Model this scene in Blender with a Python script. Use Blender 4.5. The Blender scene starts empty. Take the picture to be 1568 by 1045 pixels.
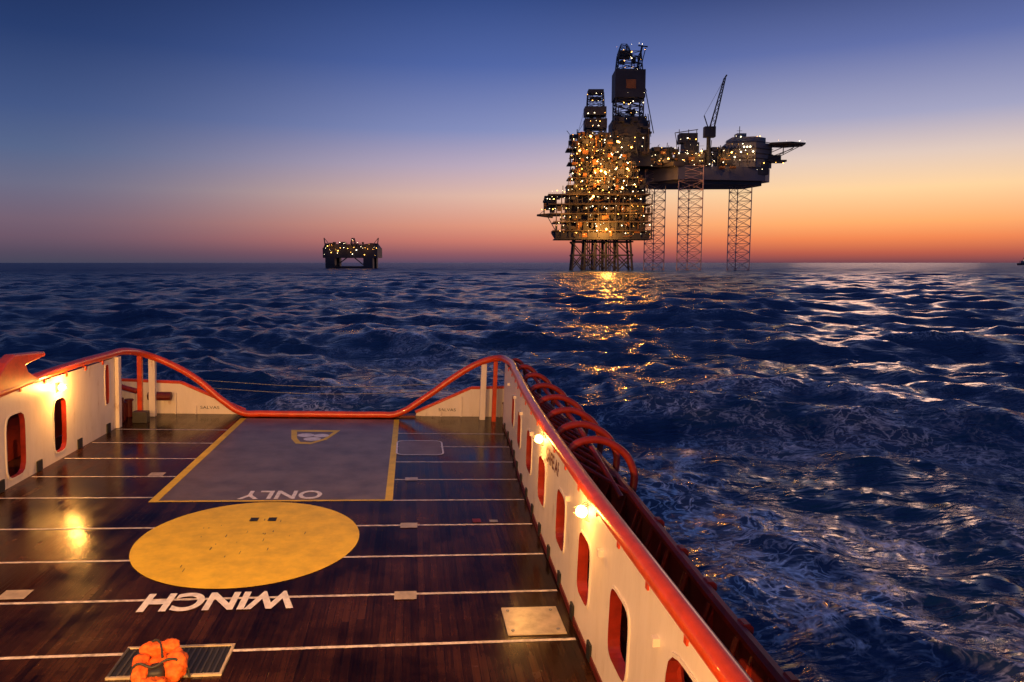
import bpy, math, random, bmesh
import numpy as np
from mathutils import Vector, Matrix
random.seed(7); rng=np.random.RandomState(5)
S=bpy.context.scene
S.view_settings.view_transform='Standard'; S.view_settings.look='None'; S.view_settings.exposure=0
R=math.radians
def lin(c):
    return tuple(((v/255)/12.92 if v/255<=0.04045 else ((v/255+0.055)/1.055)**2.4) for v in c)+(1.0,)

# ------------------------------------------------------------------ materials
def mat(name,col=(0.5,0.5,0.5),rough=0.5,metal=0.0,noise=0.0,nscale=1.0,bump=0.0,emit=None,estr=0.0,spec=0.5,coat=0.0):
    m=bpy.data.materials.new(name);m.use_nodes=True
    nt=m.node_tree;b=nt.nodes["Principled BSDF"]
    b.inputs["Base Color"].default_value=(*col[:3],1);b.inputs["Roughness"].default_value=rough
    b.inputs["Metallic"].default_value=metal;b.inputs["Specular IOR Level"].default_value=spec
    b.inputs["Coat Weight"].default_value=coat
    if emit: b.inputs["Emission Color"].default_value=(*emit[:3],1);b.inputs["Emission Strength"].default_value=estr
    if noise>0 or bump>0:
        tc=nt.nodes.new("ShaderNodeTexCoord");n=nt.nodes.new("ShaderNodeTexNoise")
        n.inputs["Scale"].default_value=nscale;n.inputs["Detail"].default_value=6;n.inputs["Roughness"].default_value=0.65
        nt.links.new(tc.outputs["Object"],n.inputs["Vector"])
        if noise>0:
            r=nt.nodes.new("ShaderNodeValToRGB")
            r.color_ramp.elements[0].position=0.35;r.color_ramp.elements[1].position=0.62
            r.color_ramp.elements[0].color=(*[c*(1-noise) for c in col[:3]],1)
            r.color_ramp.elements[1].color=(*col[:3],1)
            nt.links.new(n.outputs["Fac"],r.inputs[0]);nt.links.new(r.outputs[0],b.inputs["Base Color"])
        if bump>0:
            bp=nt.nodes.new("ShaderNodeBump");bp.inputs["Strength"].default_value=0.6;bp.inputs["Distance"].default_value=bump
            nt.links.new(n.outputs["Fac"],bp.inputs["Height"]);nt.links.new(bp.outputs[0],b.inputs["Normal"])
    return m
M={}
def cream():
    m=mat("bulwark_white_paint",(0.76,0.69,0.60),0.36,bump=0.006,nscale=0.8)
    nt=m.node_tree;N=nt.nodes;L=nt.links;b=N["Principled BSDF"]
    tc=N.new("ShaderNodeTexCoord")
    mp=N.new("ShaderNodeMapping");mp.inputs["Scale"].default_value=(1.6,1.6,.4);L.new(tc.outputs["Object"],mp.inputs[0])
    n=N.new("ShaderNodeTexNoise");n.inputs["Scale"].default_value=1.5;n.inputs["Detail"].default_value=7;n.inputs["Roughness"].default_value=.72;L.new(mp.outputs[0],n.inputs["Vector"])
    r=N.new("ShaderNodeValToRGB");e=r.color_ramp.elements;e[0].position=.26;e[0].color=(.42,.24,.13,1);e[1].position=.38;e[1].color=(.72,.64,.54,1)
    q=e.new(.55);q.color=(.78,.70,.60,1);q=e.new(.8);q.color=(.8,.73,.64,1)
    L.new(n.outputs["Fac"],r.inputs[0]);L.new(r.outputs[0],b.inputs["Base Color"]);return m
M['cream']=cream()
M['red']=mat("rail_red_paint",(0.66,0.065,0.012),0.33,noise=0.3,nscale=2.5,coat=0.2)
M['mred']=mat("fender_red_paint",(0.32,0.024,0.010),0.4,noise=0.4,nscale=2.5)
M['dred']=mat("dark_red_paint",(0.14,0.011,0.007),0.5,noise=0.4,nscale=2)
M['black']=mat("black_rubber",(0.012,0.012,0.012),0.6)
M['hull']=mat("hull_paint",(0.05,0.012,0.012),0.5,noise=0.4)
M['white']=mat("marking_white",(0.85,0.82,0.78),0.4,noise=0.3,nscale=4.5)
M['line']=mat("worn_line_white",(0.80,0.72,0.62),0.4,noise=0.6,nscale=6)
M['yellow']=mat("marking_yellow",(0.90,0.60,0.015),0.42,noise=0.25,nscale=1.6)
M['plate']=mat("cover_plate",(0.5,0.42,0.30),0.28,noise=0.4,nscale=3)
M['steelgrey']=mat("grey_steel",(0.22,0.22,0.23),0.4,noise=0.3,nscale=3)
M['dsteel']=mat("dark_grating_steel",(0.05,0.045,0.04),0.4,noise=0.3,nscale=3)
M['orange']=mat("lifejacket_fabric",(0.78,0.13,0.010),0.75,noise=0.5,nscale=9,bump=0.03)
M['lampglow']=mat("lamp_glow",(1,0.7,0.3),0.5,emit=(1.0,0.60,0.13),estr=20)
def wood():
    m=bpy.data.materials.new("wet_deck_planks");m.use_nodes=True;nt=m.node_tree;N=nt.nodes;L=nt.links
    b=N["Principled BSDF"];tc=N.new("ShaderNodeTexCoord");sep=N.new("ShaderNodeSeparateXYZ");L.new(tc.outputs["Object"],sep.inputs[0])
    def ma(op,a,bv=None):
        n=N.new("ShaderNodeMath");n.operation=op
        if isinstance(a,(int,float)): n.inputs[0].default_value=a
        else: L.new(a,n.inputs[0])
        if bv is not None:
            if isinstance(bv,(int,float)): n.inputs[1].default_value=bv
            else: L.new(bv,n.inputs[1])
        return n.outputs[0]
    px=ma('DIVIDE',sep.outputs[0],0.16);fl=ma('FLOOR',px);fr=ma('FRACT',px)
    off=ma('MULTIPLY',fl,3.7);py=ma('DIVIDE',ma('ADD',sep.outputs[1],off),7.5);fly=ma('FLOOR',py)
    cmb=N.new("ShaderNodeCombineXYZ");L.new(fl,cmb.inputs[0]);L.new(fly,cmb.inputs[1])
    wn=N.new("ShaderNodeTexWhiteNoise");L.new(cmb.outputs[0],wn.inputs["Vector"])
    mp=N.new("ShaderNodeMapping");mp.inputs["Scale"].default_value=(14,0.5,1);L.new(tc.outputs["Object"],mp.inputs[0])
    gr=N.new("ShaderNodeTexNoise");gr.inputs["Scale"].default_value=1.6;gr.inputs["Detail"].default_value=7;L.new(mp.outputs[0],gr.inputs["Vector"])
    v=ma('ADD',ma('MULTIPLY',wn.outputs["Value"],0.36),ma('MULTIPLY',gr.outputs["Fac"],0.75))
    r=N.new("ShaderNodeValToRGB");e=r.color_ramp.elements
    e[0].position=0.2;e[0].color=(0.008,0.003,0.0015,1);e[1].position=1.0;e[1].color=(0.085,0.028,0.008,1)
    L.new(v,r.inputs[0])
    st=N.new("ShaderNodeTexNoise");st.inputs["Scale"].default_value=0.45;st.inputs["Detail"].default_value=7;st.inputs["Roughness"].default_value=.65;L.new(tc.outputs["Object"],st.inputs["Vector"])
    sr=N.new("ShaderNodeMapRange");sr.inputs[1].default_value=0.38;sr.inputs[2].default_value=0.62;sr.inputs[3].default_value=0.25;sr.inputs[4].default_value=1.0;L.new(st.outputs["Fac"],sr.inputs[0])
    mu=N.new("ShaderNodeVectorMath");mu.operation='SCALE';L.new(r.outputs[0],mu.inputs[0]);L.new(sr.outputs[0],mu.inputs[3])
    g1=ma('GREATER_THAN',fr,0.07)
    mu2=N.new("ShaderNodeVectorMath");mu2.operation='SCALE';L.new(mu.outputs[0],mu2.inputs[0]);L.new(ma('ADD',ma('MULTIPLY',g1,0.75),0.25),mu2.inputs[3])
    L.new(mu2.outputs[0],b.inputs["Base Color"])
    rr=N.new("ShaderNodeMapRange");rr.inputs[1].default_value=0.35;rr.inputs[2].default_value=0.65;rr.inputs[3].default_value=0.09;rr.inputs[4].default_value=0.24
    L.new(st.outputs["Fac"],rr.inputs[0]);L.new(ma('ADD',rr.outputs[0],ma('MULTIPLY',wn.outputs["Value"],0.06)),b.inputs["Roughness"])
    bp=N.new("ShaderNodeBump");bp.inputs["Strength"].default_value=0.45;bp.inputs["Distance"].default_value=0.010
    L.new(ma('ADD',ma('MULTIPLY',g1,0.7),ma('MULTIPLY',gr.outputs["Fac"],0.6)),bp.inputs["Height"]);L.new(bp.outputs[0],b.inputs["Normal"])
    b.inputs["Specular IOR Level"].default_value=0.13
    return m
M['wood']=wood()
M['ramp']=mat("worn_grey_steel_sheet",(0.19,0.15,0.13),0.36,noise=0.45,nscale=0.9,bump=0.006,spec=.4)

# ------------------------------------------------------------------ builder
class B:
    def __init__(s): s.v=[];s.f=[];s.m=[];s.mats=[]
    def mi(s,k):
        if k not in s.mats: s.mats.append(k)
        return s.mats.index(k)
    def add(s,vs,fs,k):
        o=len(s.v);s.v+= [tuple(v) for v in vs];i=s.mi(k)
        for f in fs: s.f.append([o+a for a in f]);s.m.append(i)
    def box(s,x0,x1,y0,y1,z0,z1,k):
        s.add([(x0,y0,z0),(x1,y0,z0),(x1,y1,z0),(x0,y1,z0),(x0,y0,z1),(x1,y0,z1),(x1,y1,z1),(x0,y1,z1)],
              [(0,3,2,1),(4,5,6,7),(0,1,5,4),(1,2,6,5),(2,3,7,6),(3,0,4,7)],k)
    def beam(s,p,q,r,k,n=4,r2=None):
        p=Vector(p);q=Vector(q);d=(q-p)
        if d.length<1e-6: return
        d.normalize();u=d.cross(Vector((0,0,1)) if abs(d.z)<.95 else Vector((0,1,0))).normalized();w=d.cross(u)
        r2=r if r2 is None else r2
        vs=[];
        for c,rr in((p,r),(q,r2)):
            for i in range(n):
                a=2*math.pi*(i+.5)/n;vs.append(c+u*math.cos(a)*rr+w*math.sin(a)*rr)
        fs=[(i,(i+1)%n,n+(i+1)%n,n+i) for i in range(n)]+[tuple(range(n-1,-1,-1)),tuple(range(n,2*n))]
        s.add(vs,fs,k)
    def prism(s,pts,y0,y1,k):   # pts (x,z)
        n=len(pts);vs=[(x,y0,z) for x,z in pts]+[(x,y1,z) for x,z in pts]
        s.add(vs,[tuple(range(n)),tuple(range(2*n-1,n-1,-1))]+[(i,n+i,n+(i+1)%n,(i+1)%n) for i in range(n)],k)
    def plan(s,pts,z0,z1,k):    # pts (x,y)
        n=len(pts);vs=[(x,y,z0) for x,y in pts]+[(x,y,z1) for x,y in pts]
        s.add(vs,[tuple(range(n-1,-1,-1)),tuple(range(n,2*n))]+[(i,(i+1)%n,n+(i+1)%n,n+i) for i in range(n)],k)
    def octa(s,c,r,k):
        x,y,z=c
        s.add([(x+r,y,z),(x-r,y,z),(x,y+r,z),(x,y-r,z),(x,y,z+r),(x,y,z-r)],
              [(0,2,4),(2,1,4),(1,3,4),(3,0,4),(2,0,5),(1,2,5),(3,1,5),(0,3,5)],k)
    def obj(s,name,parent=None,smooth=False,bevel=0,zmap=None):
        if zmap: s.v=[(x,y,float(np.interp(z,zmap[0],zmap[1])) if z>0 else z) for x,y,z in s.v]
        me=bpy.data.meshes.new(name);me.from_pydata(s.v,[],s.f)
        for k in s.mats: me.materials.append(M[k])
        me.polygons.foreach_set("material_index",s.m)
        if smooth: me.polygons.foreach_set("use_smooth",[True]*len(s.f))
        me.update();o=bpy.data.objects.new(name,me);S.collection.objects.link(o)
        if parent: o.parent=parent
        if bevel:
            bm=o.modifiers.new("bevel",'BEVEL');bm.width=bevel;bm.segments=2;bm.limit_method='ANGLE'
        return o
def tube(name,pts,r,k,parent,cyc=False,res=6,kind='BEZIER'):
    c=bpy.data.curves.new(name,'CURVE');c.dimensions='3D';c.bevel_depth=r;c.bevel_resolution=res;c.resolution_u=10;c.use_fill_caps=True
    sp=c.splines.new('BEZIER');sp.bezier_points.add(len(pts)-1)
    for p,q in zip(sp.bezier_points,pts): p.co=q;p.handle_left_type=p.handle_right_type='AUTO'
    sp.use_cyclic_u=cyc
    c.materials.append(M[k]);o=bpy.data.objects.new(name,c);S.collection.objects.link(o);o.parent=parent
    return o
def empty(name,loc=(0,0,0),rot=(0,0,0),sc=1):
    e=bpy.data.objects.new(name,None);S.collection.objects.link(e);e.location=loc;e.rotation_euler=rot;e.scale=(sc,)*3;return e

# ------------------------------------------------------------------ camera
CZ=9.2;H=7.5;roll=R(2.3);head=math.atan(153/(1100/math.cos(math.atan(120/1100))))
cd=bpy.data.cameras.new("camera");cam=bpy.data.objects.new("camera",cd);S.collection.objects.link(cam);S.camera=cam
cd.sensor_width=36;cd.lens=1100/1568*36;cd.clip_start=0.1;cd.clip_end=60000
cam.location=(0,0,CZ);cam.rotation_euler=(math.pi/2-math.atan(120/1100),0,-head)

# ------------------------------------------------------------------ supply ship
ship=empty("supply_ship",(-H*math.sin(roll),0,CZ-H*math.cos(roll)),(0,roll,0))
def interp(tab):
    xs=[a for a,_ in tab];ys=[b for _,b in tab]
    return lambda t: float(np.interp(t,xs,ys))
XR=interp([(0,3.5),(10,3.56),(14,3.6),(20,3.78),(25,4.0),(29,4.3),(33,4.45),(35,4.45)])
XO=interp([(-6,5.0),(5,5.1),(11,5.3),(17,5.6),(24,5.8),(30,5.6),(35.3,5.0)])
XL=lambda t:-12.3
b=B()
ys=[-6,5,11,17,24,30,35.3]
out=[(XO(y)+0.02,y) for y in ys]+[(-13.2,35.3),(-13.9,30),(-14.0,-6)]
b.plan(out,-4.5,-0.02,'hull');b.obj("hull",ship)
b=B();n=len(out);b.add([(x,y,0) for x,y in out],[tuple(range(n))],'wood');b.obj("deck",ship)
b=B();b.add([(-7.6,22.45,.004),(-.55,22.45,.004),(-.55,34.2,.004),(-7.65,34.2,.004)],[(0,1,2,3)],'ramp');b.obj("landing_area_steel_sheet",ship)
b=B()
def flat(x0,x1,y0,y1,z,k): b.add([(x0,y0,z),(x1,y0,z),(x1,y1,z),(x0,y1,z)],[(0,1,2,3)],k)
def disc(cx,cy,r,z,k,n=96,ry=None):
    b.add([(cx+r*math.cos(2*math.pi*i/n),cy+(ry or r)*math.sin(2*math.pi*i/n),z) for i in range(n)],[tuple(range(n))],k)
flat(-7.70,-7.44,22.3,34.2,.008,'yellow');flat(-.66,-.42,22.3,34.2,.008,'yellow');flat(-7.44,-.66,22.31,22.43,.008,'yellow')
for i,y in enumerate([13.6,15.8,17.95,20.15,22.35,24.55,26.8,29.1,31.4]):
    w=.045
    if y<22: flat(-12.2,XR(y)-.1,y-w,y+w,.006,'line')
    else: flat(-.41,XR(y)-.1,y-w,y+w,.006,'line')
    if y>22: flat(-12.2,-7.71,y+.4-w,y+.4+w,.006,'line')
disc(-4.08,19.25,2.84,.012,'yellow',ry=2.98)
for cx,cy,s in[(0.1,20.12,.24),(.04,15.72,.25),(-8.4,25.2,.24),(.17,24.6,.22),(-8.33,16.2,.28)]:
    flat(cx-s,cx+s,cy-s*.8,cy+s*.8,.016,'plate')
flat(1.95,2.2,20.3,20.6,.016,'dred');flat(2.45,2.7,20.3,20.5,.016,'steelgrey')
for dx in(-.35,.15): flat(-4.05+dx,-3.82+dx,20.55,20.85,.02,'black')
for i in range(22):
    a=random.uniform(0,6.28);rr_=random.uniform(.3,2.4);x=-4.05+rr_*math.cos(a)*.8;y=19.1+rr_*math.sin(a);l=random.uniform(.05,.22);w_=random.uniform(.008,.02)
    flat(x,x+w_*1.3,y,y+l,.018+.001*i/10,'dsteel')
b.obj("deck_markings",ship)
def ring(name,x0,x1,y0,y1,r,w,z,k):
    bb=B();P=[];Q=[]
    for cx,cy,a0 in((x1-r,y1-r,0),(x0+r,y1-r,90),(x0+r,y0+r,180),(x1-r,y0+r,270)):
        for i in range(7):
            a=R(a0+15*i);P.append((cx+r*math.cos(a),cy+r*math.sin(a),z));Q.append((cx+(r-w)*math.cos(a),cy+(r-w)*math.sin(a),z))
    n=len(P);bb.add(P+Q,[(i,(i+1)%n,n+(i+1)%n,n+i) for i in range(n)],k);return bb.obj(name,ship)
ring("hatch_outline",-.45,1.45,27.75,30.1,.35,.07,.018,'white')
b=B();b.add([(-.35,27.85,.01),(1.35,27.85,.01),(1.35,30.0,.01),(-.35,30,.01)],[(0,1,2,3)],'ramp');b.obj("hatch_cover",ship)
b=B();b.box(2.13,3.36,13.8,14.98,0,.03,'plate')
for x in(2.25,3.2):
    for y in(13.95,14.8): b.beam((x,y,.03),(x,y,.06),.04,'steelgrey',8)
b.obj("access_cover",ship,bevel=.01)
b=B();b.box(-5.15,-3.2,12.75,12.8,0,.04,'plate');b.box(-5.15,-3.2,13.75,13.8,0,.04,'plate');b.box(-5.15,-5.1,12.8,13.75,0,.04,'dsteel');b.box(-3.25,-3.2,12.8,13.75,0,.04,'plate')
b.box(-5.1,-3.25,12.8,13.75,0.0,.015,'black')
for i in range(16): b.box(-5.0+i*.108,-4.97+i*.108,12.83,13.72,.015,.03,'dsteel')
b.obj("deck_grating",ship)
def text(name,body,loc,size,rot,k,parent,sx=1,off=.012):
    c=bpy.data.curves.new(name,'FONT');c.body=body;c.size=size;c.offset=off;c.align_x='CENTER';c.align_y='CENTER';c.materials.append(M[k])
    o=bpy.data.objects.new(name,c);S.collection.objects.link(o);o.parent=parent;o.location=loc;o.rotation_euler=rot;o.scale=(sx,1,1);return o
text("winch_lettering","WINCH",(-3.98,15.7,.02),1.12,(0,0,math.pi),'white',ship,.81,.035)
text("only_lettering","ONLY",(-3.9,22.98,.014),1.12,(0,0,math.pi),'white',ship,0.83,.025)
b=B()
P=[(-5.05,31.9),(-2.95,31.9),(-3.1,31.2),(-3.35,30.2),(-3.9,29.4),(-4.5,29.5),(-4.8,30.3)]
cx=sum(p[0] for p in P)/7;cy=sum(p[1] for p in P)/7
Q=[(cx+(x-cx)*.74,cy+(y-cy)*.74) for x,y in P];n=7
b.add([(x,y,.008) for x,y in P+Q],[(i,n+i,n+(i+1)%n,(i+1)%n) for i in range(n)],'yellow')
for dx,dy,r in((-.35,.3,.36),(.3,.25,.33),(0,-.35,.36)): 
    b.add([(cx+dx+r*math.cos(a*.524),cy+dy+r*.9*math.sin(a*.524),.01+.001*dx) for a in range(12)],[tuple(range(12))],'white')
b.obj("deck_emblem",ship)

def wall(name,Xf,sg,y0,y1,z0,z1,ops,th=.1,tun=.2,sup=5):
    bb=B()
    ops=sorted(ops);br=[y0]
    for a,c in zip(ops[:-1],ops[1:]): br.append((a[1]+c[0])/2)
    br.append(y1)
    def mp(s,t,d): return (Xf(s)+sg*d,s,t)
    for k,(a0,a1,c0,c1) in enumerate(ops):
        s0,s1=br[k],br[k+1];cy=(a0+a1)/2;cz=(c0+c1)/2;a=(a1-a0)/2;h=(c1-c0)/2
        ang=[2*math.pi*i/40 for i in range(40)]+[math.atan2(zz-cz,yy-cy)%(2*math.pi) for yy in(s0,s1) for zz in(z0,z1)]
        ang=sorted(set(round(x,5) for x in ang));I=[];O=[]
        for t in ang:
            c=math.cos(t);s_=math.sin(t);r=(abs(c/a)**sup+abs(s_/h)**sup)**(-1/sup)
            I.append((cy+c*r,cz+s_*r))
            ex=((s1-cy) if c>0 else (cy-s0))/max(abs(c),1e-6);ez=((z1-cz) if s_>0 else (cz-z0))/max(abs(s_),1e-6);r=min(ex,ez)
            O.append((cy+c*r,cz+s_*r))
        n=len(ang)
        for d,flip in((0,0),(th,1)):
            vs=[mp(y,z,d) for y,z in I]+[mp(y,z,d) for y,z in O]
            bb.add(vs,[(i,(i+1)%n,n+(i+1)%n,n+i) for i in range(n)],'cream' if not flip else 'dred')
        vs=[mp(y,z,-.02) for y,z in I]+[mp(y,z,tun) for y,z in I]
        bb.add(vs,[(i,(i+1)%n,n+(i+1)%n,n+i) for i in range(n)],'mred')
        J=[(cy+(y-cy)*(1+.05/a),cz+(z-cz)*(1+.05/h)) for y,z in I]
        vs=[mp(y,z,-.025) for y,z in I]+[mp(y,z,-.025) for y,z in J]+[mp(y,z,.0) for y,z in J]
        bb.add(vs,[(i,(i+1)%n,n+(i+1)%n,n+i) for i in range(n)]+[(n+i,n+(i+1)%n,2*n+(i+1)%n,2*n+i) for i in range(n)],'cream')
        bb.add([mp(s1-.02,z0,-.006),mp(s1+.0,z0,-.006),mp(s1+.0,z1,-.006),mp(s1-.02,z1,-.006)],[(0,1,2,3)],'cream')
    return bb.obj(name,ship)
wall("starboard_cargo_rail_wall",XR,1,1.0,33.2,0.0,3.0,[(3.2,5.2,.5,2.5),(6.6,8.8,.6,2.55),(10.5,11.6,.85,2.1),(13.1,14.1,.85,2.15),(15.7,16.8,.9,2.2),(18.7,19.9,.95,2.2),(21.6,22.9,1.0,2.25),(24.8,26.1,1.0,2.2),(28.2,29.3,1.0,2.2)])
wall("port_cargo_rail_wall",XL,-1,5.0,32.0,0.0,3.02,[(15.5,16.6,.25,2.2),(19.6,20.7,.25,2.2),(23.7,24.8,.25,2.25),(26.7,27.6,.3,2.2),(31.0,31.35,1.2,2.85)],tun=.14)
b=B()
for y0 in np.arange(1,33,1.0):
    y1=y0+1.0
    b.add([(XR(y0)-.03,y0,0),(XR(y1)-.03,y1,0),(XR(y1)-.03,y1,.14),(XR(y0)-.03,y0,.14),(XR(y0),y0,.14),(XR(y1),y1,.14)],[(0,3,2,1),(3,4,5,2)],'dred')
for y in np.arange(8,33,1.6):
    x=XR(y);b.box(x-.05,x-.01,y-.12,y+.12,.02,.36,'black')
for y in(18.5,20.2,22.4,23.3,25.6,28.6,31.2):
    b.box(-12.29,-12.24,y-.16,y+.16,.02,.38,'black')
b.obj("freeing_ports",ship)
rail=[(-12.3,4,3.02),(-12.3,15,3.02),(-12.35,23,3.05),(-12.38,26,3.18),(-12.3,31.2,3.22),(-12.15,32.8,3.2),(-11.7,34.2,2.85),(-10.9,34.5,2.45),(-9.75,34.5,1.78),(-8.55,34.5,.75),(-7.67,34.5,.2),(-6.8,34.5,.17),(-4,34.5,.17),(-1.4,34.5,.18),(-.57,34.5,.22),(.76,34.5,1.02),(2.3,34.5,2.16),(3.4,34.4,2.82),(4.15,34.0,3.1),(4.48,32.8,3.15),(4.35,29,3.15),(4.05,24.5,3.15),(3.83,19.6,3.12),(3.67,14,3.1),(3.62,9.5,3.1),(3.6,6,3.1),(3.55,1,3.1)]
tube("cargo_rail",rail,.155,'red',ship)
tube("outer_rail",[(4.75,33.5,2.9),(4.62,29,2.9),(4.33,24.5,2.9),(4.1,19.6,2.88),(3.95,14,2.88),(3.9,6,2.88)],.07,'red',ship)
b=B()
b.box(3.45,3.72,34.3,34.55,0,2.75,'cream');b.box(4.0,4.2,33.9,34.1,0,2.95,'red')
b.box(-11.78,-11.5,34.35,34.6,0,2.7,'cream');b.box(-12.4,-12.15,32.0,32.3,0,3.05,'cream')
b.box(-12.0,-11.8,33.6,33.8,0,2.9,'red')
b.obj("rail_posts",ship,bevel=.02)
b=B()
for y in np.arange(2,33,1.55): b.box(XR(y)-.03,XR(y)+.12,y-.05,y+.05,2.86,3.02,'red')
for y in np.arange(6,32,1.55): b.box(-12.4,-12.26,y-.05,y+.05,2.9,3.06,'red')
for y in np.arange(9.2,31,3.1): b.box(XR(y)-.10,XR(y)-.0,y-.06,y+.06,2.3,2.42,'cream')
b.obj("rail_brackets",ship)
b=B()
b.prism([(-13.2,0),(-7.7,0),(-7.75,.14),(-10.6,1.42),(-13.2,1.5)],35.1,35.22,'cream')
b.prism([(.35,0),(5.0,0),(5.0,1.45),(3.05,1.38),(.4,.14)],35.1,35.22,'cream')
for p,q in(((-13.2,35.16,1.55),(-10.6,35.16,1.47)),((-10.6,35.16,1.47),(-7.7,35.16,.18)),((5.0,35.16,1.5),(3.05,35.16,1.43)),((3.05,35.16,1.43),(.35,35.16,.18))):
    b.beam(p,q,.09,'red',8)
b.box(-7.7,.35,34.7,35.25,-.02,.1,'dred')
for x in(-12.6,-11.7,-10.8,-9.9,1.6,2.6,3.6,4.5): b.beam((x,35.0,0),(x,35.0,1.0 if abs(x+4)>6.4 else .4),.035,'cream')
b.obj("stern_bulwark",ship)
text("stern_lettering","SALVAS",(-9.3,35.09,.3),.2,(math.pi/2,0,0),'black',ship,1.3,0)
text("stern_lettering_b","SALVAS",(1.9,35.09,.32),.2,(math.pi/2,0,0),'black',ship,1.3,0)
b=B();b.beam((-7.3,34.85,.02),(-.9,34.85,.02),.16,'steelgrey',20);b.obj("stern_roller",ship,smooth=True)
for z in(1.0,1.35): tube("safety_wire",[(-10.2,35.3,z+.25),(-4.1,35.3,z),(1.9,35.3,z+.25)],.014,'steelgrey',ship)
b=B()
for x,y in((-12.6,33.6),(-12.6,34.3),(4.75,34.0),(4.75,34.6)):
    b.beam((x,y,0),(x,y,.75),.14,'dred',14);b.beam((x,y,.75),(x,y,.82),.19,'dred',14)
b.box(-13.0,-12.4,32.7,33.2,0,1.1,'dred');b.box(-12.95,-12.6,31.9,32.4,0,1.7,'steelgrey')
b.box(-12.0,-11.4,33.0,33.4,0,.5,'dsteel');b.beam((-11.9,34.7,.9),(-10.9,34.7,.9),.2,'dred',12);b.beam((-12.9,34.2,1.4),(-12.2,34.2,1.2),.12,'mred',10)
b.obj("mooring_bollards",ship,bevel=.02)
b=B()
pts=[(22.6,3.05),(23.7,3.95),(24.2,4.15),(26.1,4.02),(26.15,3.86),(24.9,3.72),(25.0,3.5),(25.6,3.2),(25.9,3.05)]
n=len(pts);vs=[(-12.55,y,z) for y,z in pts]+[(-12.22,y,z) for y,z in pts]
b.add(vs,[tuple(range(n)),tuple(range(2*n-1,n-1,-1))]+[(i,n+i,n+(i+1)%n,(i+1)%n) for i in range(n)],'red')
b.obj("fairlead_bracket",ship,bevel=.06)
b=B()
yy=[-6,0,5,8,11,14,17,20.5,24,27,30,33,35.2]
for y0,y1 in zip(yy[:-1],yy[1:]):
    for d,fl in((0,0),(-.12,1)):
        vs=[(XO(y0)+d,y0,-.3),(XO(y1)+d,y1,-.3),(XO(y1)+d,y1,1.95),(XO(y0)+d,y0,1.95)]
        b.add(vs,[(0,1,2,3)],'dred')
    b.beam((XO(y0)-.06,y0,2.0),(XO(y1)-.06,y1,2.0),.11,'mred',8)
    vs=[(-13.85,y0,0),(-13.85,y1,0),(-13.85,y1,1.9),(-13.85,y0,1.9)];b.add(vs,[(0,1,2,3)],'dred')
    b.beam((-13.85,y0,1.95),(-13.85,y1,1.95),.09,'dred',8)
for y in np.arange(5,34,1.5):
    x=XO(y)-.12
    b.add([(x,y-.03,0),(x-.55,y-.03,0),(x,y-.03,1.9),(x,y+.03,0),(x-.55,y+.03,0),(x,y+.03,1.9)],[(0,1,2),(5,4,3),(1,4,5,2)],'mred')
for y in(8.6,10.1,11.6,13.1,14.7): 
    b.beam((XO(y)+.02,y-.1,2.02),(XO(y)+.02,y+.1,2.02),.12,'mred',8)
for y in np.arange(6.5,33,1.15):
    if y<16: b.beam((XO(y)-.15,y,1.95),(XO(y)-.5,y,.7),.05,'mred',6);b.beam((XR(y)+.14,y,2.4),(XR(y)+.5,y,0),.05,'mred',6)
    else: b.beam((XO(y)-.1,y,2.0),(XR(y)+.3,y,2.86),.055,'mred',6)
b.beam((XO(5)-.35,5,.7),(XO(30)-.35,30,.7),.09,'mred',8)
b.beam((4.35,5,1.0),(4.75,30,1.0),.06,'mred',8)
b.obj("outer_bulwark",ship)
for i,y in enumerate([17.6,19.4,21.4,23.6,26,28.6,31,33.2]):
    x0=XR(y)+.2;x1=XO(y)+.15
    tube("fender_hoop",[(x0,y,2.7),(x0+(x1-x0)*.3,y+.1,3.1),(x0+(x1-x0)*.75,y+.1,3.0),(x1+.05,y,2.4),(x1+.02,y-.1,1.6)],.1,'mred',ship)
tube("fender_pipe",[(4.9,33.5,3.0),(5.1,30,2.98),(5.0,25,2.98),(4.9,20,2.95),(4.9,17.5,2.6),(5.2,16.5,2.0)],.07,'mred',ship)
b=B();b.beam((-13.0,24.2,0),(-13.0,24.2,1.5),.12,'plate',12);b.beam((-13.1,24.6,.9),(-12.9,24.0,.9),.07,'steelgrey',10);b.beam((-13.2,27.2,0),(-13.2,27.2,1.2),.1,'steelgrey',12)
b.box(-13.4,-13.1,24.3,24.9,.6,1.2,'white')
b.beam((4.25,8.2,0),(4.25,8.2,1.15),.14,'cream',16);b.beam((4.25,8.2,1.15),(4.25,8.2,1.3),.14,'cream',16,.05)
b.obj("vent_posts",ship)
o=text("wall_lettering","SAFE AREA",(XR(17.3)-.014,17.3,2.56),.5,(0,0,0),'dred',ship)
o.rotation_euler=Matrix(((0,0,-1),(-1,0,0),(0,1,0))).to_euler()
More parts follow.
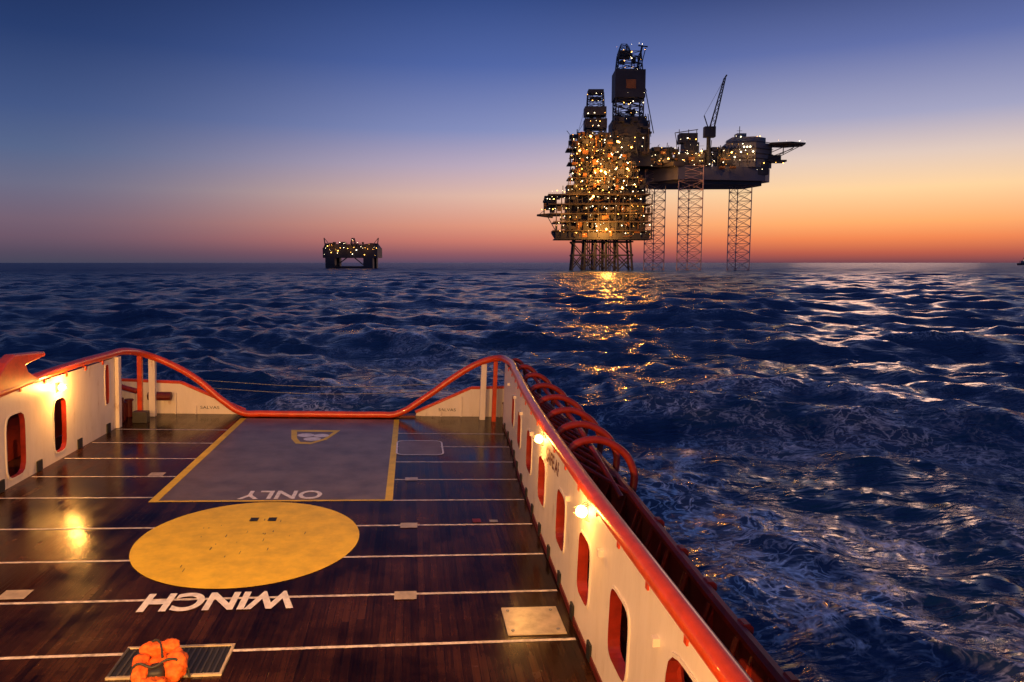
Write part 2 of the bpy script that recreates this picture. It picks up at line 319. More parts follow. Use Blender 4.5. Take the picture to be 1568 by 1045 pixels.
def lamp(x,y,z,sg,p):
    bb=B();bb.box(min(x,x+sg*.05),max(x,x+sg*.05),y-.16,y+.16,z-.16,z+.16,'steelgrey')
    c=x-sg*.14
    n=12;vs=[];fs=[]
    for i in range(7):
        for j in range(n):
            a=math.pi*i/6;bq=2*math.pi*j/n;vs.append((c+.12*math.cos(a),y+.13*math.sin(a)*math.cos(bq),z+.13*math.sin(a)*math.sin(bq)))
    for i in range(6):
        for j in range(n): fs.append((i*n+j,i*n+(j+1)%n,(i+1)*n+(j+1)%n,(i+1)*n+j))
    bb.add(vs,fs,'lampglow')
    for s in(-.1,0,.1): bb.beam((x,y+s,z-.17),(c-sg*.14,y+s,z-.05),.008,'steelgrey');bb.beam((x,y+s,z+.17),(c-sg*.14,y+s,z+.05),.008,'steelgrey')
    bb.obj("bulkhead_lamp",ship)
    l=bpy.data.lights.new("lamp_light",'POINT');l.energy=p;l.color=(1,.43,.08);l.shadow_soft_size=.12
    q=bpy.data.objects.new("lamp_light",l);S.collection.objects.link(q);q.parent=ship;q.location=(x-sg*.5,y,z)
lamp(XR(19.3)-.0,19.3,2.76,1,90);lamp(XR(13.5),13.5,2.72,1,90);lamp(-12.3,27.05,2.62,-1,380)
lamp(XR(5.9),5.9,2.6,1,90);lamp(-12.3,17.8,2.62,-1,200)
b=B();b.box(-12,4,-6,-3,0,8.6,'cream')
for x in(-10,-7,-4,-1,2): b.box(x-.9,x+.9,-3.0,-2.96,6.4,7.6,'black')
b.box(-12,4,-3,-2.4,8.6,8.75,'cream')
for x in(-9,-4,1): b.box(x-.3,x+.3,-2.6,-2.2,8.8,9.2,'steelgrey');b.beam((x,-2.5,8.7),(x,-2.5,8.85),.05,'steelgrey')
b.obj("superstructure",ship)
for x,tx,pw in((-9,2.5,20500),(1,-11,20500),(-4,-4,4500)):
    l=bpy.data.lights.new("floodlight",'SPOT');l.energy=pw;l.color=(1,.47,.14);l.spot_size=R(85);l.spot_blend=.8;l.shadow_soft_size=.25
    q=bpy.data.objects.new("floodlight",l);S.collection.objects.link(q);q.parent=ship;q.location=(x,-2.1,9.0)
    q.rotation_euler=(Vector((tx,17,1.8))-Vector((x,-2.1,9))).to_track_quat('-Z','Y').to_euler()

# ------------------------------------------------------------------ life jacket
lj=empty("orange_life_jacket");lj.matrix_world=ship.matrix_basis@Matrix.Translation((-4.25,12.78,0))@Matrix.Rotation(R(12),4,'Z')@Matrix.Scale(.9,4)
M['strap']=mat("black_strap",(.02,.02,.02),.6)
tex=bpy.data.textures.new("crumple",'CLOUDS');tex.noise_scale=.13
def pillow(name,loc,dim,rot,k='orange',st=.08):
    me=bpy.data.meshes.new(name)
    bm=bmesh.new();bmesh.ops.create_cube(bm,size=1);bmesh.ops.subdivide_edges(bm,edges=bm.edges[:],cuts=9,use_grid_fill=True)
    for v in bm.verts:
        c=v.co*2
        g=(abs(c.x)**3.2+abs(c.y)**3.2+abs(c.z)**3.2)**(1/3.2);c=c/g*(max(abs(c.x),abs(c.y),abs(c.z)))
        v.co=Vector((c.x*dim[0],c.y*dim[1],c.z*dim[2]))
    bm.to_mesh(me);bm.free()
    me.polygons.foreach_set("use_smooth",[True]*len(me.polygons));me.materials.append(M[k])
    o=bpy.data.objects.new(name,me);S.collection.objects.link(o);o.parent=lj;o.location=loc;o.rotation_euler=[R(a) for a in rot]
    d=o.modifiers.new("crumple",'DISPLACE');d.texture=tex;d.strength=st*2;d.mid_level=.5;d.texture_coords='GLOBAL'
    return o
pillow("left_panel",(-.34,-.05,.26),(.15,.34,.12),(25,15,8))
pillow("collar",(-.02,.3,.46),(.36,.13,.12),(10,-6,-8))
pillow("right_panel",(.3,-.12,.28),(.2,.28,.15),(35,-20,-12))
pillow("lower_fold",(-.05,-.42,.14),(.22,.16,.1),(0,10,20))
pillow("back_panel",(.02,.12,.2),(.3,.2,.12),(10,0,0))
pillow("inner_lining",(-.04,-.14,.2),(.16,.2,.12),(0,0,0),'strap',.03)
tube("strap",[(-.5,-.1,.05),(-.38,-.16,.42),(-.1,-.2,.34),(.2,-.2,.46),(.48,-.15,.25),(.55,-.2,.03)],.025,'strap',lj)
tube("buckle_strap",[(-.3,.4,.42),(-.1,.36,.6),(.0,.2,.56),(.05,.0,.4)],.022,'strap',lj)

# ------------------------------------------------------------------ offshore structures
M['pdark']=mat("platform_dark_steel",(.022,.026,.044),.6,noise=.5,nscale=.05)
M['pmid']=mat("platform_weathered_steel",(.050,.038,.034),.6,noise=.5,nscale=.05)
M['phull']=mat("rig_hull_paint",(.12,.12,.16),.5,noise=.3,nscale=.03)
M['pgrey']=mat("rig_grey_paint",(.17,.17,.20),.5,noise=.3,nscale=.03)
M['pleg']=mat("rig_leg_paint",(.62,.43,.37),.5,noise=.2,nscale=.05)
M['pyel']=mat("platform_ochre_paint",(.24,.10,.025),.6,noise=.4,nscale=.05)
M['pwin']=mat("platform_window",(.02,.02,.02),.3)
M['lw']=mat("work_light_white",(1,1,1),emit=(1,.82,.48),estr=9)
M['lo']=mat("work_light_amber",(1,.6,.2),emit=(1,.45,.08),estr=9)
M['lb']=mat("flare_bright_amber",(1,.6,.2),emit=(1,.42,.07),estr=28)
Rt=Vector((math.cos(head),-math.sin(head),0));Fw=Vector((math.sin(head),math.cos(head),0))
def place(D,offx): return Fw*D+Rt*offx
SC=.720
def lattice(b,cs,z0,z1,n,r,rb,k,taper=1.0):
    cx=sum(c[0] for c in cs)/len(cs);cy=sum(c[1] for c in cs)/len(cs)
    def P(c,z):
        t=(z-z0)/(z1-z0);s=1+(taper-1)*t;return (cx+(c[0]-cx)*s,cy+(c[1]-cy)*s,z)
    for c in cs: b.beam(P(c,z0),P(c,z1),r,k)
    m=len(cs)
    for i in range(n):
        a=z0+(z1-z0)*i/n;e=z0+(z1-z0)*(i+1)/n
        for j in range(m):
            c=cs[j];d=cs[(j+1)%m]
            b.beam(P(c,e),P(d,e),rb,k);b.beam(P(c,a),P(d,e),rb,k);b.beam(P(d,a),P(c,e),rb,k)
def lrow(b,x0,x1,y,z,n,k='lw',r=.75,j=.8):
    for i in range(n):
        if random.random()<.22: continue
        x=x0+(x1-x0)*(i+.5)/n+random.uniform(-1,1)*(x1-x0)/n*.6
        kk=k if random.random()<.6 else('lo' if k=='lw' else 'lw')
        b.octa((x,y,z+random.uniform(-j,j)*1.6),r*random.choice((.35,.5,.6,.8,1.3)),kk)
def clutter(b,x0,x1,y0,y1,z0,z1,n,ks=('pdark','pmid','pdark','pyel','pmid')):
    for i in range(n):
        w=random.uniform(2,9);h=random.uniform(2,8);x=random.uniform(x0,max(x0+.1,x1-w));z=random.uniform(z0,max(z0+.1,z1-h))
        y=random.uniform(y0,y1);t=random.random()
        if t<.5: b.box(x,min(x+w,x1),y,y+random.uniform(3,9),z,min(z+h,z1),random.choice(ks))
        elif t<.75: b.beam((x,y,z0+1),(x,y,z+h),random.uniform(.3,.9),random.choice(ks),6)
        else: b.beam((x,y,z),(x+w*1.6,y,z+random.uniform(-1,6)),random.uniform(.25,.5),random.choice(ks),4)
def rails(b,x0,x1,y,z,k='pmid'):
    b.beam((x0,y,z+1.6),(x1,y,z+1.6),.14,k)
    for i in range(int((x1-x0)/3)+1): b.beam((x0+3*i,y,z),(x0+3*i,y,z+1.6),.12,k)
pp=empty("oil_production_platform",tuple(place(800,(920-784)*SC)),(0,0,-head),SC)
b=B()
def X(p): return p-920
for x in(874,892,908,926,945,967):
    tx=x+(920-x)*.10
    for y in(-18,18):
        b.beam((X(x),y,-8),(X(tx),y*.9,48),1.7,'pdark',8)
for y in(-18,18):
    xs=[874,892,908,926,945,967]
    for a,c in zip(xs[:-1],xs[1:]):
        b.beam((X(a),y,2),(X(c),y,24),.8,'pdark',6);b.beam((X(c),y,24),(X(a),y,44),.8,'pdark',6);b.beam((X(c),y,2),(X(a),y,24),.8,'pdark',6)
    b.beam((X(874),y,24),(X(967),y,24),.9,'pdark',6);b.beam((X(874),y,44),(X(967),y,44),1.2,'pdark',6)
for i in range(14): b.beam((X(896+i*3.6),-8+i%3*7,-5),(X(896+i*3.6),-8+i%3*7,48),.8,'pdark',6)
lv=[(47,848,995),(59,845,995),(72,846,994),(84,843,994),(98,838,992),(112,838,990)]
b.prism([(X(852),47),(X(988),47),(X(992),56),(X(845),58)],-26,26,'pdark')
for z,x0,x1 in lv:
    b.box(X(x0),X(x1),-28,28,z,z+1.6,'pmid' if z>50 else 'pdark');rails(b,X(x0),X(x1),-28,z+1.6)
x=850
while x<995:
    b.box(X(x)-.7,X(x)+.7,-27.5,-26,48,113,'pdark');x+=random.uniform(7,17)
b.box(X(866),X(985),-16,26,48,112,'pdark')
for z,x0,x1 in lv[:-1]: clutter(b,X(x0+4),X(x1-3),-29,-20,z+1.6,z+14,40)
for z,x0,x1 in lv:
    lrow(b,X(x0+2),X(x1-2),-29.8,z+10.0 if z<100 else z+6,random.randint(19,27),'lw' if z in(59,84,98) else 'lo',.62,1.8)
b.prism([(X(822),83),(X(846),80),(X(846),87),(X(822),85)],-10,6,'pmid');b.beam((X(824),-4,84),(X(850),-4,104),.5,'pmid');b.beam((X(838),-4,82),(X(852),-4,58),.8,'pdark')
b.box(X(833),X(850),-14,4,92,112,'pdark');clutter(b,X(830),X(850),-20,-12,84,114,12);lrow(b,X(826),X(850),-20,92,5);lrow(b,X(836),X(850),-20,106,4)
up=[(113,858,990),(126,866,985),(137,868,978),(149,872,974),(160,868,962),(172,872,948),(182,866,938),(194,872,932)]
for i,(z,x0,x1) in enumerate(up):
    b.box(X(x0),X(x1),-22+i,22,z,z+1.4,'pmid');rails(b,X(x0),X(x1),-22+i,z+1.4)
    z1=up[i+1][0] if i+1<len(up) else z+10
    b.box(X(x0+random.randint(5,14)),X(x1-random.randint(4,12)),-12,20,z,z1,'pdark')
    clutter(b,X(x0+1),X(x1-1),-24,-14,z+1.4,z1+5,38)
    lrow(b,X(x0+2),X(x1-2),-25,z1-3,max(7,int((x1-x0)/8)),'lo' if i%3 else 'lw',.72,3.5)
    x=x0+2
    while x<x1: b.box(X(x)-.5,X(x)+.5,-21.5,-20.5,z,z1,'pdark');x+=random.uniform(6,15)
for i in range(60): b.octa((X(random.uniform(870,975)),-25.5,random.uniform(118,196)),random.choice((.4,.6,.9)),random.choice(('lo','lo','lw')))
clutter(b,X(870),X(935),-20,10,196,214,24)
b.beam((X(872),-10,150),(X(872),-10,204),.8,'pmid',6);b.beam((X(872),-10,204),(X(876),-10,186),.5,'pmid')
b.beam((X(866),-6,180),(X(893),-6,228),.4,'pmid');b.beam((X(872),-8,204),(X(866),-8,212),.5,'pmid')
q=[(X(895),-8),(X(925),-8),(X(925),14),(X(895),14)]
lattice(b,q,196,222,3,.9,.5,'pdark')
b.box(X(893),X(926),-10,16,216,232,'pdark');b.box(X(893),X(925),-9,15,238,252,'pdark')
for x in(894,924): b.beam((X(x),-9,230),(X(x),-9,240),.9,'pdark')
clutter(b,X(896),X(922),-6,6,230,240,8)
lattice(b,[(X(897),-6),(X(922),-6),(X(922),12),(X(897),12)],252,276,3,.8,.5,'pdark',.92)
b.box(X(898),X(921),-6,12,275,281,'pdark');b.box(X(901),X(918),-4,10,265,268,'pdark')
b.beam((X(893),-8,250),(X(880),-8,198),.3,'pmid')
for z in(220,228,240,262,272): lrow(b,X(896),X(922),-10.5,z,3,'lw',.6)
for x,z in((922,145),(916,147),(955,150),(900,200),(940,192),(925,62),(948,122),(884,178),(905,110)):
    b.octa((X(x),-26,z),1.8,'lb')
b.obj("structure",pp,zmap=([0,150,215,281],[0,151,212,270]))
def plight(par,x,y,z,e,c=(1,.38,.06),r=2.0):  # added point light without a fixture, gives structures extra glow
    l=bpy.data.lights.new("added_glow_light",'POINT');l.energy=e;l.color=c;l.shadow_soft_size=r
    o=bpy.data.objects.new("added_glow_light",l);S.collection.objects.link(o);o.parent=par;o.location=(x,y,z)
for x,y,z,e in((918,-50,145,130000),(955,-40,152,26000),(898,-38,190,18000),(920,-58,62,200000),(880,-40,125,18000),(965,-42,92,18000),(935,-38,190,14000),(862,-42,80,14000)):  # hung clear of the decks, added to strengthen the amber water reflection
    plight(pp,X(x),y,z,e,r=2.5)
# jack-up rig
jr=empty("jackup_drilling_rig",tuple(place(830,(1080-784)*SC*1.035)),(0,0,-head),SC*1.035)
b=B()
def X(p): return p-1080
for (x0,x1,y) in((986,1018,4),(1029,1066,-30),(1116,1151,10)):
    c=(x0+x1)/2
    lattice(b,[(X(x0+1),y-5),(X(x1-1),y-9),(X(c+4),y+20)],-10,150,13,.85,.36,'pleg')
Pn=[(-108,30),(-52,-38),(84,-16),(98,6),(76,62),(-70,66)]
b.plan(Pn,128,150,'phull')
b.plan([(-100,28),(-50,-34),(80,-12),(86,6),(72,56),(-66,60)],122,128,'pdark')
b.plan([(-112,20),(-60,-42),(-44,-40),(-44,-20),(-96,36)],149,156,'pmid')
for x0,x1,y in((984,1018,4),(1028,1067,-28),(1115,1150,10)):
    b.box(X(x0),X(x1),y-8,y+14,150,170,'pmid')
    clutter(b,X(x0),X(x1),y-12,y-9,150,178,12)
    lrow(b,X(x0),X(x1),y-13,168,5);lrow(b,X(x0),X(x1),y-13,158,6,'lo')
clutter(b,X(985),X(1110),-34,-26,150,184,80);clutter(b,X(1000),X(1165),-24,0,150,188,70)
for x0,x1,z1 in((992,1022,182),(1040,1062,190),(1066,1080,176),(1090,1112,180)): b.box(X(x0),X(x1),-22,4,150,z1,'pdark')
for z in(153,161,170,178): lrow(b,X(985),X(1108),-36,z,13,'lo' if z in(161,) else 'lw',.62,3.5)
for x in range(1000,1150,13): b.beam((X(x+random.uniform(-4,4)),-30,150),(X(x),-30,random.uniform(170,195)),.5,'pmid',6)
b.box(X(1034),X(1060),-20,0,190,206,'pdark');b.beam((X(1026),-20,206),(X(1060),-20,212),.9,'pmid');lrow(b,X(1034),X(1058),-21,196,4)
b.beam((X(1026),-20,206),(X(1030),-20,186),.6,'pmid')
for x in(1032,1046,1058): b.beam((X(x),-21,170),(X(x),-21,212),.6,'pmid')
b.plan([(X(1104),-14),(X(1146),-24),(X(1176),-6),(X(1168),24),(X(1108),24)],150,190,'pgrey')
b.plan([(X(1114),-12),(X(1146),-20),(X(1166),-6),(X(1160),20),(X(1114),20)],190,200,'pgrey')
b.plan([(X(1094),-14),(X(1106),-17),(X(1106),10),(X(1094),10)],150,178,'pmid')
b.box(X(1122),X(1136),-8,6,200,208,'pgrey');b.beam((X(1128),0,206),(X(1128),0,222),.6,'pmid');b.beam((X(1124),0,214),(X(1132),0,214),.4,'pmid')
for z in(158,166,174,182): 
    for i in range(9):
        t=(i+.5)/9
        b.box(X(1106+38*t)-.7,X(1106+38*t)+.7,-14.6-9.8*t-.6,-14.6-9.8*t+1,z,z+1.7,'pwin' if random.random()<.8 else 'lw')
    for i in range(4):
        t=(i+.5)/4
        b.octa((X(1146+30*t),-23.5+18*t,z+3),.5,'lw')
    lrow(b,X(1108),X(1146),-26,z+4,5,'lw',.55,1)
for z in(164,172,180,191): b.plan([(X(1102),-15.5),(X(1146),-25.5),(X(1178),-6),(X(1176),-4),(X(1146),-23.5),(X(1104),-13.5)],z,z+.8,'pmid')
lrow(b,X(1114),X(1164),-21,199,6)
b.plan([(X(1168),-24),(X(1195),-32),(X(1220),-22),(X(1224),2),(X(1202),14),(X(1170),8)],187,189.5,'pmid')
for p,q in(((1174,-15,186),(1212,-18,187)),((1170,-12,160),(1216,-18,186)),((1166,5,160),(1212,2,186)),((1170,-12,174),(1195,-18,186)),((1190,-14,172),(1190,-14,187)),((1170,-12,167),(1202,-20,180))):
    b.beam((X(p[0]),p[1],p[2]),(X(q[0]),q[1],q[2]),.8,'pmid')
b.box(X(1164),X(1196),-14,6,160,163,'pmid');b.box(X(1144),X(1168),-18,-8,138,158,'pdark');b.box(X(1170),X(1188),-12,4,163,171,'pdark')
lrow(b,X(1174),X(1220),-30,191,5,'lw',.5);lrow(b,X(1152),X(1190),-19,158,5)
lrow(b,X(1095),X(1160),-22,146,6)
for x in(1090,1106): b.beam((X(x),-30,148),(X(x+9),-30,148),2.0,'pyel',8)
b.beam((X(1073),-32,150),(X(1073),-32,206),3.0,'pdark',10);b.box(X(1066),X(1082),-37,-26,196,214,'pdark')
q0=Vector((X(1075),-34,202));q1=Vector((X(1090),-46,289))
for dx,dy in((-3.5,-2),(3.5,-2),(3.5,3),(-3.5,3)):
    b.beam(q0+Vector((dx,dy,0)),q1+Vector((dx*.3,dy*.3,0)),.75,'pdark')
for i in range(14):
    t0=i/14;t1=(i+1)/14;w0=3.5*(1-.7*t0);w1=3.5*(1-.7*t1)
    p0=q0.lerp(q1,t0);p1=q0.lerp(q1,t1);s=1 if i%2 else -1
    b.beam(p0+Vector((s*w0,-2,0)),p1+Vector((-s*w1,-2,0)),.45,'pdark');b.beam(p0+Vector((s*w0,3,0)),p1+Vector((-s*w1,3,0)),.45,'pdark')
b.beam((X(1073),-32,208),(X(1066),-30,234),.9,'pdark');b.beam((X(1066),-30,234),q1,.25,'pmid')
b.beam(q1,q1+Vector((2.5,-1,5)),1.3,'pdark')
D=[(X(936),-34),(X(976),-34),(X(976),0),(X(936),0)]
b.box(X(934),X(988),-36,30,150,176,'pdark');b.box(X(960),X(1030),-26,26,150,160,'pdark')
b.box(X(930),X(983),-38,4,172,224,'pdark');b.box(X(934),X(981),-36,2,214,232,'pdark')
clutter(b,X(928),X(988),-44,-39,166,232,46,('pdark','pmid','pdark'));b.box(X(936),X(978),-39,-37,196,218,'pdark')
lattice(b,D,226,268,4,1.2,.7,'pdark')
clutter(b,X(940),X(974),-30,-6,228,262,26,('pdark','pdark','pmid'))
b.box(X(934),X(978),-36,2,262,306,'pdark');b.box(X(950),X(964),-36.5,-36,276,290,'pyel')
lattice(b,[(X(938),-33),(X(974),-33),(X(974),-1),(X(938),-1)],306,336,3,1.0,.6,'pdark',.86)
clutter(b,X(942),X(970),-26,-8,308,334,12,('pdark','pmid'))
b.box(X(940),X(958),-28,-6,330,338,'pdark')
lattice(b,[(X(940),-26),(X(956),-26),(X(956),-10),(X(940),-10)],336,350,2,.7,.4,'pdark',.5)
b.beam((X(967),-20,306),(X(975),-20,348),1.6,'pdark',6);b.beam((X(972),-20,306),(X(980),-20,344),.8,'pdark',4)
b.beam((X(955),-20,348),(X(966),-20,310),.6,'pmid');b.beam((X(969),-20,348),(X(983),-20,346),1.2,'pdark')
b.beam((X(982),-16,276),(X(995),-16,206),.8,'pdark');b.beam((X(978),-16,290),(X(983),-16,276),.8,'pdark');b.beam((X(986),-16,240),(X(991),-16,200),.7,'pdark');b.beam((X(982),-16,240),(X(988),-16,200),.6,'pdark')
for z in(180,192,204,236,248,256,312,322,334,342): lrow(b,X(936),X(976),-38.5,z,4,'lw' if z>230 else 'lo',.62,2.5)
for z in(228,268,306): lrow(b,X(936),X(978),-38,z,3,'lw',.5)
for x,z in((940,186),(958,178),(1104,170),(1060,172),(1012,160)): b.octa((X(x),-44,z),1.3,'lb')
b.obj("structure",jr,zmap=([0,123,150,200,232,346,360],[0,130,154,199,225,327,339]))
for x,y,z,e in((950,-56,184,7000),(1010,-48,166,9000),(1060,-50,170,8000),(1104,-38,170,7000),(1136,-42,174,5000)):
    plight(jr,X(x),y,z,e,(1,.48,.14))
# semi submersible
ss=empty("semi_submersible_platform",tuple(place(1150,(541-784)*1.04)),(0,0,-head),1.04)
b=B()
b.box(-41,41,-20,20,16,31,'pdark')
b.prism([(-41,31),(-38,38),(-20,36),(0,34),(14,36),(36,38),(41,31)],-16,16,'pdark')
for x in(-30,27):
    for y in(-16,16): b.box(x-7,x+7,y-6,y+6,-3,17,'pdark')
b.beam((-24,-16,2),(22,-16,2),1.6,'pdark',6);b.beam((-24,-16,3),(-6,-16,16),1,'pdark');b.beam((22,-16,3),(6,-16,16),1,'pdark')
clutter(b,-40,40,-19,-8,31,40,34,('pdark','pmid'))
lattice(b,[(-3,-6),(5,-6),(5,4),(-3,4)],34,46,3,.5,.3,'pdark',.4)
for s in(-1,1): b.beam((s*39,-10,30),(s*41,-10,46),.9,'pdark');b.beam((s*41,-10,46),(s*33,-10,36),.5,'pdark')
lrow(b,-40,40,-21,29,17,'lo',.68,1.8);lrow(b,-38,38,-21,35,13,'lw',.66,2.5);lrow(b,-40,40,-21,22,9,'lo',.55,1.8);lrow(b,-3,5,-8,40,3,'lw',.6,3)
b.obj("structure",ss)
for x in(-25,0,24): plight(ss,x,-30,33,3500)
fv=empty("distant_cargo_ship",tuple(place(2600,(1562-784)*2.36)),(0,0,-head),1)
b=B();b.prism([(-14,0),(13,0),(16,9),(-15,7)],-6,6,'pdark');b.box(-2,8,-5,5,8,16,'pgrey');b.beam((3,0,16),(3,0,27),.7,'pmid');b.beam((-9,0,8),(-9,0,16),.7,'pmid');b.octa((3,-6,18),1.6,'lw')
b.obj("hull",fv)

# ------------------------------------------------------------------ sea
nr=1200;nd=880
r=np.geomspace(3.5,40000,nr)
az=np.concatenate([np.linspace(head-R(45),head+R(45),nd),np.linspace(head+R(45),head-R(45)+2*math.pi,62)[1:-1]])
na=len(az)
RR,AA=np.meshgrid(r,az,indexing='ij')
X0=RR*np.sin(AA);Y0=RR*np.cos(AA)
Z=np.zeros_like(X0);DX=np.zeros_like(X0);DY=np.zeros_like(X0)
sp=RR*math.log(40000/3.5)/nr
main=head+R(205)
NW=130
for i in range(NW):
    lam=0.7*(44/0.7)**((i+rng.rand())/NW)
    k=2*math.pi/lam;spread=R(26) if lam>12 else R(42)
    d=main+rng.randn()*spread
    st=0.040*(0.8+.5*rng.rand())
    if lam>14: st*=.6
    elif lam>7: st*=.95
    A=st/k
    att=np.clip((lam/(sp*2.6))-0.6,0,1)
    ph=k*(X0*math.sin(d)+Y0*math.cos(d))+rng.rand()*6.283
    s=np.sin(ph);c=np.cos(ph)
    Z+=A*att*s;DX+=.85*A*att*c*math.sin(d);DY+=.85*A*att*c*math.cos(d)
co=np.stack([X0+DX,Y0+DY,Z],-1).reshape(-1,3)
idx=np.arange(nr*na).reshape(nr,na)
a=idx[:-1,:];bq=idx[1:,:]
an=np.roll(a,-1,1);bn=np.roll(bq,-1,1)
fc=np.stack([a,an,bn,bq],-1).reshape(-1,4)[:, ::-1]
me=bpy.data.meshes.new("sea");me.vertices.add(len(co));me.vertices.foreach_set("co",co.ravel().astype(np.float32))
nf=len(fc);me.loops.add(nf*4);me.loops.foreach_set("vertex_index",fc.ravel().astype(np.int32))
me.polygons.add(nf);me.polygons.foreach_set("loop_start",np.arange(0,nf*4,4,dtype=np.int32));me.polygons.foreach_set("loop_total",np.full(nf,4,dtype=np.int32))
me.polygons.foreach_set("use_smooth",np.ones(nf,dtype=bool))
me.update(calc_edges=True)
xx=co[:,0];yw=co[:,1];zz=co[:,2]
side=np.exp(-(np.clip(xx-8,0,None)/22)**2)*(xx>3)*np.clip((62-yw)/35,0,1)
wk=np.exp(-((xx+4-(yw-36)*.12)/(9+yw*.05))**2)*(yw>33)*np.exp(-np.clip(yw-36,0,None)/80)
crest=np.clip((zz-.5)*1.8,0,.7)*np.exp(-np.hypot(xx,yw)/200)
fo=np.clip(side*(.95+.6*np.clip(zz+.2,0,.6))+.7*wk+crest*.8,0,1.3)
at=me.attributes.new("foam",'FLOAT','POINT');at.data.foreach_set("value",fo.astype(np.float32))
sea=bpy.data.objects.new("sea",me);S.collection.objects.link(sea)
m=bpy.data.materials.new("sea_water");m.use_nodes=True;nt=m.node_tree;N=nt.nodes;L=nt.links
b_=N["Principled BSDF"];b_.inputs["Base Color"].default_value=(.004,.030,.090,1);b_.inputs["IOR"].default_value=1.33
geo=N.new("ShaderNodeNewGeometry")
def noise(scale,det,vec,rough=.6,dist=0):
    n=N.new("ShaderNodeTexNoise");n.inputs["Scale"].default_value=scale;n.inputs["Detail"].default_value=det;n.inputs["Roughness"].default_value=rough;n.inputs["Distortion"].default_value=dist
    L.new(vec,n.inputs["Vector"]);return n
def mapn(scale,rot):
    q=N.new("ShaderNodeMapping");q.inputs["Scale"].default_value=scale;q.inputs["Rotation"].default_value=(0,0,rot);L.new(geo.outputs["Position"],q.inputs[0]);return q.outputs[0]
def math_(op,a,c=None):
    n=N.new("ShaderNodeMath");n.operation=op
    for i,v in enumerate((a,c)):
        if v is None: continue
        if isinstance(v,(int,float)): n.inputs[i].default_value=v
        else: L.new(v,n.inputs[i])
    return n.outputs[0]
vl=N.new("ShaderNodeVectorMath");vl.operation='LENGTH';L.new(geo.outputs["Position"],vl.inputs[0])
rg=N.new("ShaderNodeMapRange");rg.inputs[1].default_value=30;rg.inputs[2].default_value=900;rg.inputs[3].default_value=.09;rg.inputs[4].default_value=.34;L.new(vl.outputs["Value"],rg.inputs[0]);L.new(rg.outputs[0],b_.inputs["Roughness"])
n1=noise(1.2,5,mapn((.6,1.3,1),head),.58,.4);n2=noise(.3,4,mapn((.5,1.3,1),head+.3),.6,.4);n3=noise(.07,3,mapn((.5,1.4,1),head-.2),.55,.3)
h=math_('ADD',math_('MULTIPLY',n1.outputs["Fac"],.28),math_('ADD',math_('MULTIPLY',n2.outputs["Fac"],1.5),math_('MULTIPLY',n3.outputs["Fac"],3.0)))
bp=N.new("ShaderNodeBump");bp.inputs["Strength"].default_value=1.0;bp.inputs["Distance"].default_value=.9;L.new(h,bp.inputs["Height"]);L.new(bp.outputs[0],b_.inputs["Normal"])
fa=N.new("ShaderNodeAttribute");fa.attribute_name="foam"
wv=noise(.35,3,geo.outputs["Position"],.5)
vm=N.new("ShaderNodeVectorMath");vm.operation='MULTIPLY_ADD';L.new(wv.outputs["Color"],vm.inputs[0]);vm.inputs[1].default_value=(3,3,3);L.new(geo.outputs["Position"],vm.inputs[2])
def lace(scale,wid,det):
    l1=noise(scale,det,vm.outputs[0],.5,.5)
    rd=math_('ABSOLUTE',math_('SUBTRACT',l1.outputs["Fac"],.5))
    mr=N.new("ShaderNodeMapRange");mr.inputs[1].default_value=.0;mr.inputs[2].default_value=wid;mr.inputs[3].default_value=1;mr.inputs[4].default_value=0;L.new(rd,mr.inputs[0])
    return mr.outputs[0]
lc=math_('MAXIMUM',lace(.55,.032,4),math_('MULTIPLY',lace(1.5,.04,4),.85))
pt=noise(.13,6,geo.outputs["Position"],.66,.5)
mr2=N.new("ShaderNodeMapRange");mr2.interpolation_type='SMOOTHSTEP';mr2.inputs[1].default_value=.43;mr2.inputs[2].default_value=.60;L.new(pt.outputs["Fac"],mr2.inputs[0])
reg=math_('MULTIPLY',mr2.outputs[0],fa.outputs["Fac"])
fd=noise(4,5,geo.outputs["Position"],.65)
fdm=N.new("ShaderNodeMapRange");fdm.inputs[1].default_value=.35;fdm.inputs[2].default_value=.6;fdm.inputs[3].default_value=.35;fdm.inputs[4].default_value=1.25;L.new(fd.outputs["Fac"],fdm.inputs[0])
fm=math_('MULTIPLY',math_('MULTIPLY',lc,reg),fdm.outputs[0])
fm=math_('MINIMUM',math_('ADD',fm,math_('MULTIPLY',reg,.06)),.97)
df=N.new("ShaderNodeBsdfDiffuse");df.inputs[0].default_value=(.90,.93,.96,1)
tl=N.new("ShaderNodeBsdfTranslucent");tl.inputs[0].default_value=(.9,.93,.96,1)
mx=N.new("ShaderNodeMixShader");L.new(fm,mx.inputs[0]);L.new(b_.outputs[0],mx.inputs[1]);L.new(df.outputs[0],mx.inputs[2])
N.remove(tl)
L.new(mx.outputs[0],N["Material Output"].inputs[0])
me.materials.append(m)

# ------------------------------------------------------------------ sky
sunaz=head+R(27)
w=bpy.data.worlds.new("World");S.world=w;w.use_nodes=True;nt=w.node_tree;N=nt.nodes;L=nt.links
bg=N["Background"];tc=N.new("ShaderNodeTexCoord");sx=N.new("ShaderNodeSeparateXYZ");L.new(tc.outputs["Generated"],sx.inputs[0])
hx=math_('MULTIPLY',sx.outputs[0],math.sin(sunaz));hy=math_('MULTIPLY',sx.outputs[1],math.cos(sunaz))
ln=math_('SQRT',math_('MAXIMUM',math_('SUBTRACT',1.0,math_('MULTIPLY',sx.outputs[2],sx.outputs[2])),1e-4))
c=math_('DIVIDE',math_('ADD',hx,hy),ln)
c=math_('MINIMUM',math_('MAXIMUM',c,-1.0),1.0)
ang=math_('ARCCOSINE',c)
zf=math_('MULTIPLY',sx.outputs[2],1.25)
zs=[0,.012,.03,.05,.09,.13,.176,.255,.34,.5,.8]
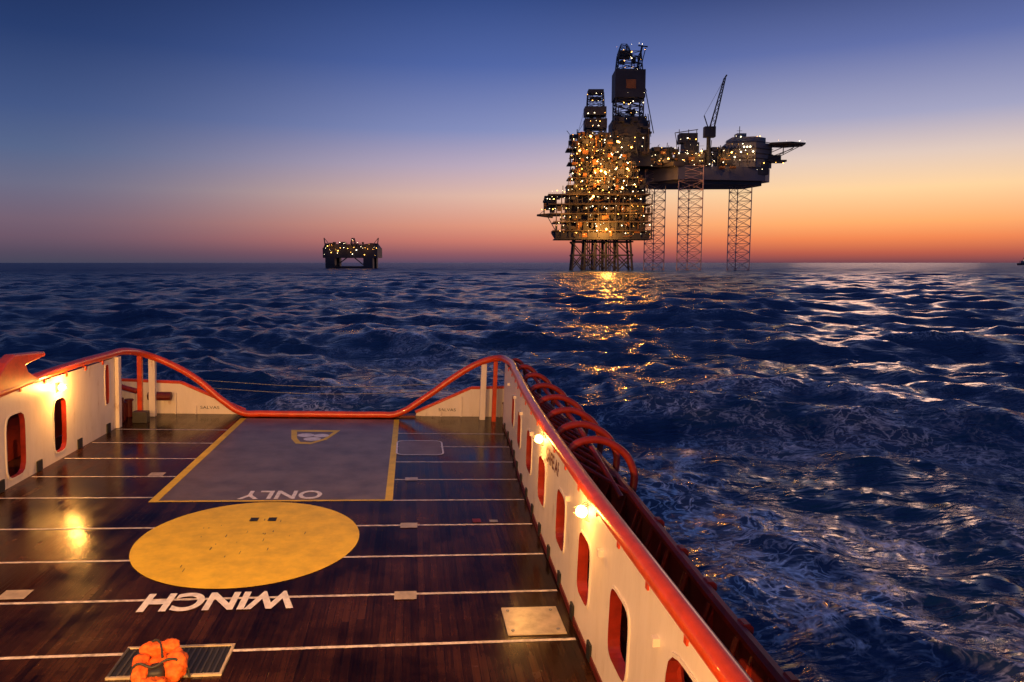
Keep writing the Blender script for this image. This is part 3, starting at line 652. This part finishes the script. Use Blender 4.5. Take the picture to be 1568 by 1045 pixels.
cols={'R':[(96,62,78),(176,88,76),(236,132,84),(253,172,110),(254,212,160),(224,202,190),(162,164,196),(94,110,168),(42,60,112),(30,46,96),(60,82,136)],
'C':[(98,76,100),(146,90,100),(205,122,108),(224,150,126),(226,184,168),(188,170,190),(132,142,190),(80,102,166),(46,70,130),(28,44,96),(60,82,136)],
'L':[(70,70,90),(84,74,94),(108,86,104),(116,96,114),(108,108,134),(86,102,140),(66,86,134),(38,60,110),(20,38,82),(20,36,80),(60,82,136)],
'B':[(66,76,108),(70,80,112),(76,86,120),(82,92,126),(86,98,134),(86,100,138),(82,98,138),(78,94,138),(72,90,138),(66,86,138),(60,82,136)]}
def ramp(cs):
    r=N.new("ShaderNodeValToRGB");e=r.color_ramp.elements
    e[0].position=0;e[0].color=lin(cs[0]);e[1].position=1;e[1].color=lin(cs[-1])
    for z,cc in list(zip(zs,cs))[1:-1]:
        q=e.new(z*1.25);q.color=lin(cc)
    L.new(zf,r.inputs[0]);return r.outputs[0]
rr={k:ramp(v) for k,v in cols.items()}
def mixc(a,bb,f0,f1):
    q=N.new("ShaderNodeMapRange");q.interpolation_type='SMOOTHSTEP';q.inputs[1].default_value=f0;q.inputs[2].default_value=f1;L.new(ang,q.inputs[0])
    x=N.new("ShaderNodeMix");x.data_type='RGBA';L.new(q.outputs[0],x.inputs[0]);L.new(a,x.inputs[6]);L.new(bb,x.inputs[7]);return x.outputs[2]
s=mixc(rr['R'],rr['C'],R(4),R(32));s=mixc(s,rr['L'],R(26),R(62));s=mixc(s,rr['B'],R(70),R(125))
sky=N.new("ShaderNodeTexSky");sky.sky_type='NISHITA';sky.sun_disc=False;sky.sun_elevation=R(0.5);sky.sun_rotation=sunaz
ad=N.new("ShaderNodeMix");ad.data_type='RGBA';ad.blend_type='ADD';ad.inputs[0].default_value=.004;L.new(s,ad.inputs[6]);L.new(sky.outputs[0],ad.inputs[7])
L.new(ad.outputs[2],bg.inputs[0]);bg.inputs[1].default_value=1.0
sl=bpy.data.lights.new("sun",'SUN');sl.energy=.12;sl.angle=R(12);sl.color=(1,.55,.4);sl.specular_factor=0
so=bpy.data.objects.new("sun",sl);S.collection.objects.link(so)
so.rotation_euler=(-Vector((math.sin(sunaz)*math.cos(R(3)),math.cos(sunaz)*math.cos(R(3)),math.sin(R(3))))).to_track_quat('-Z','Y').to_euler()
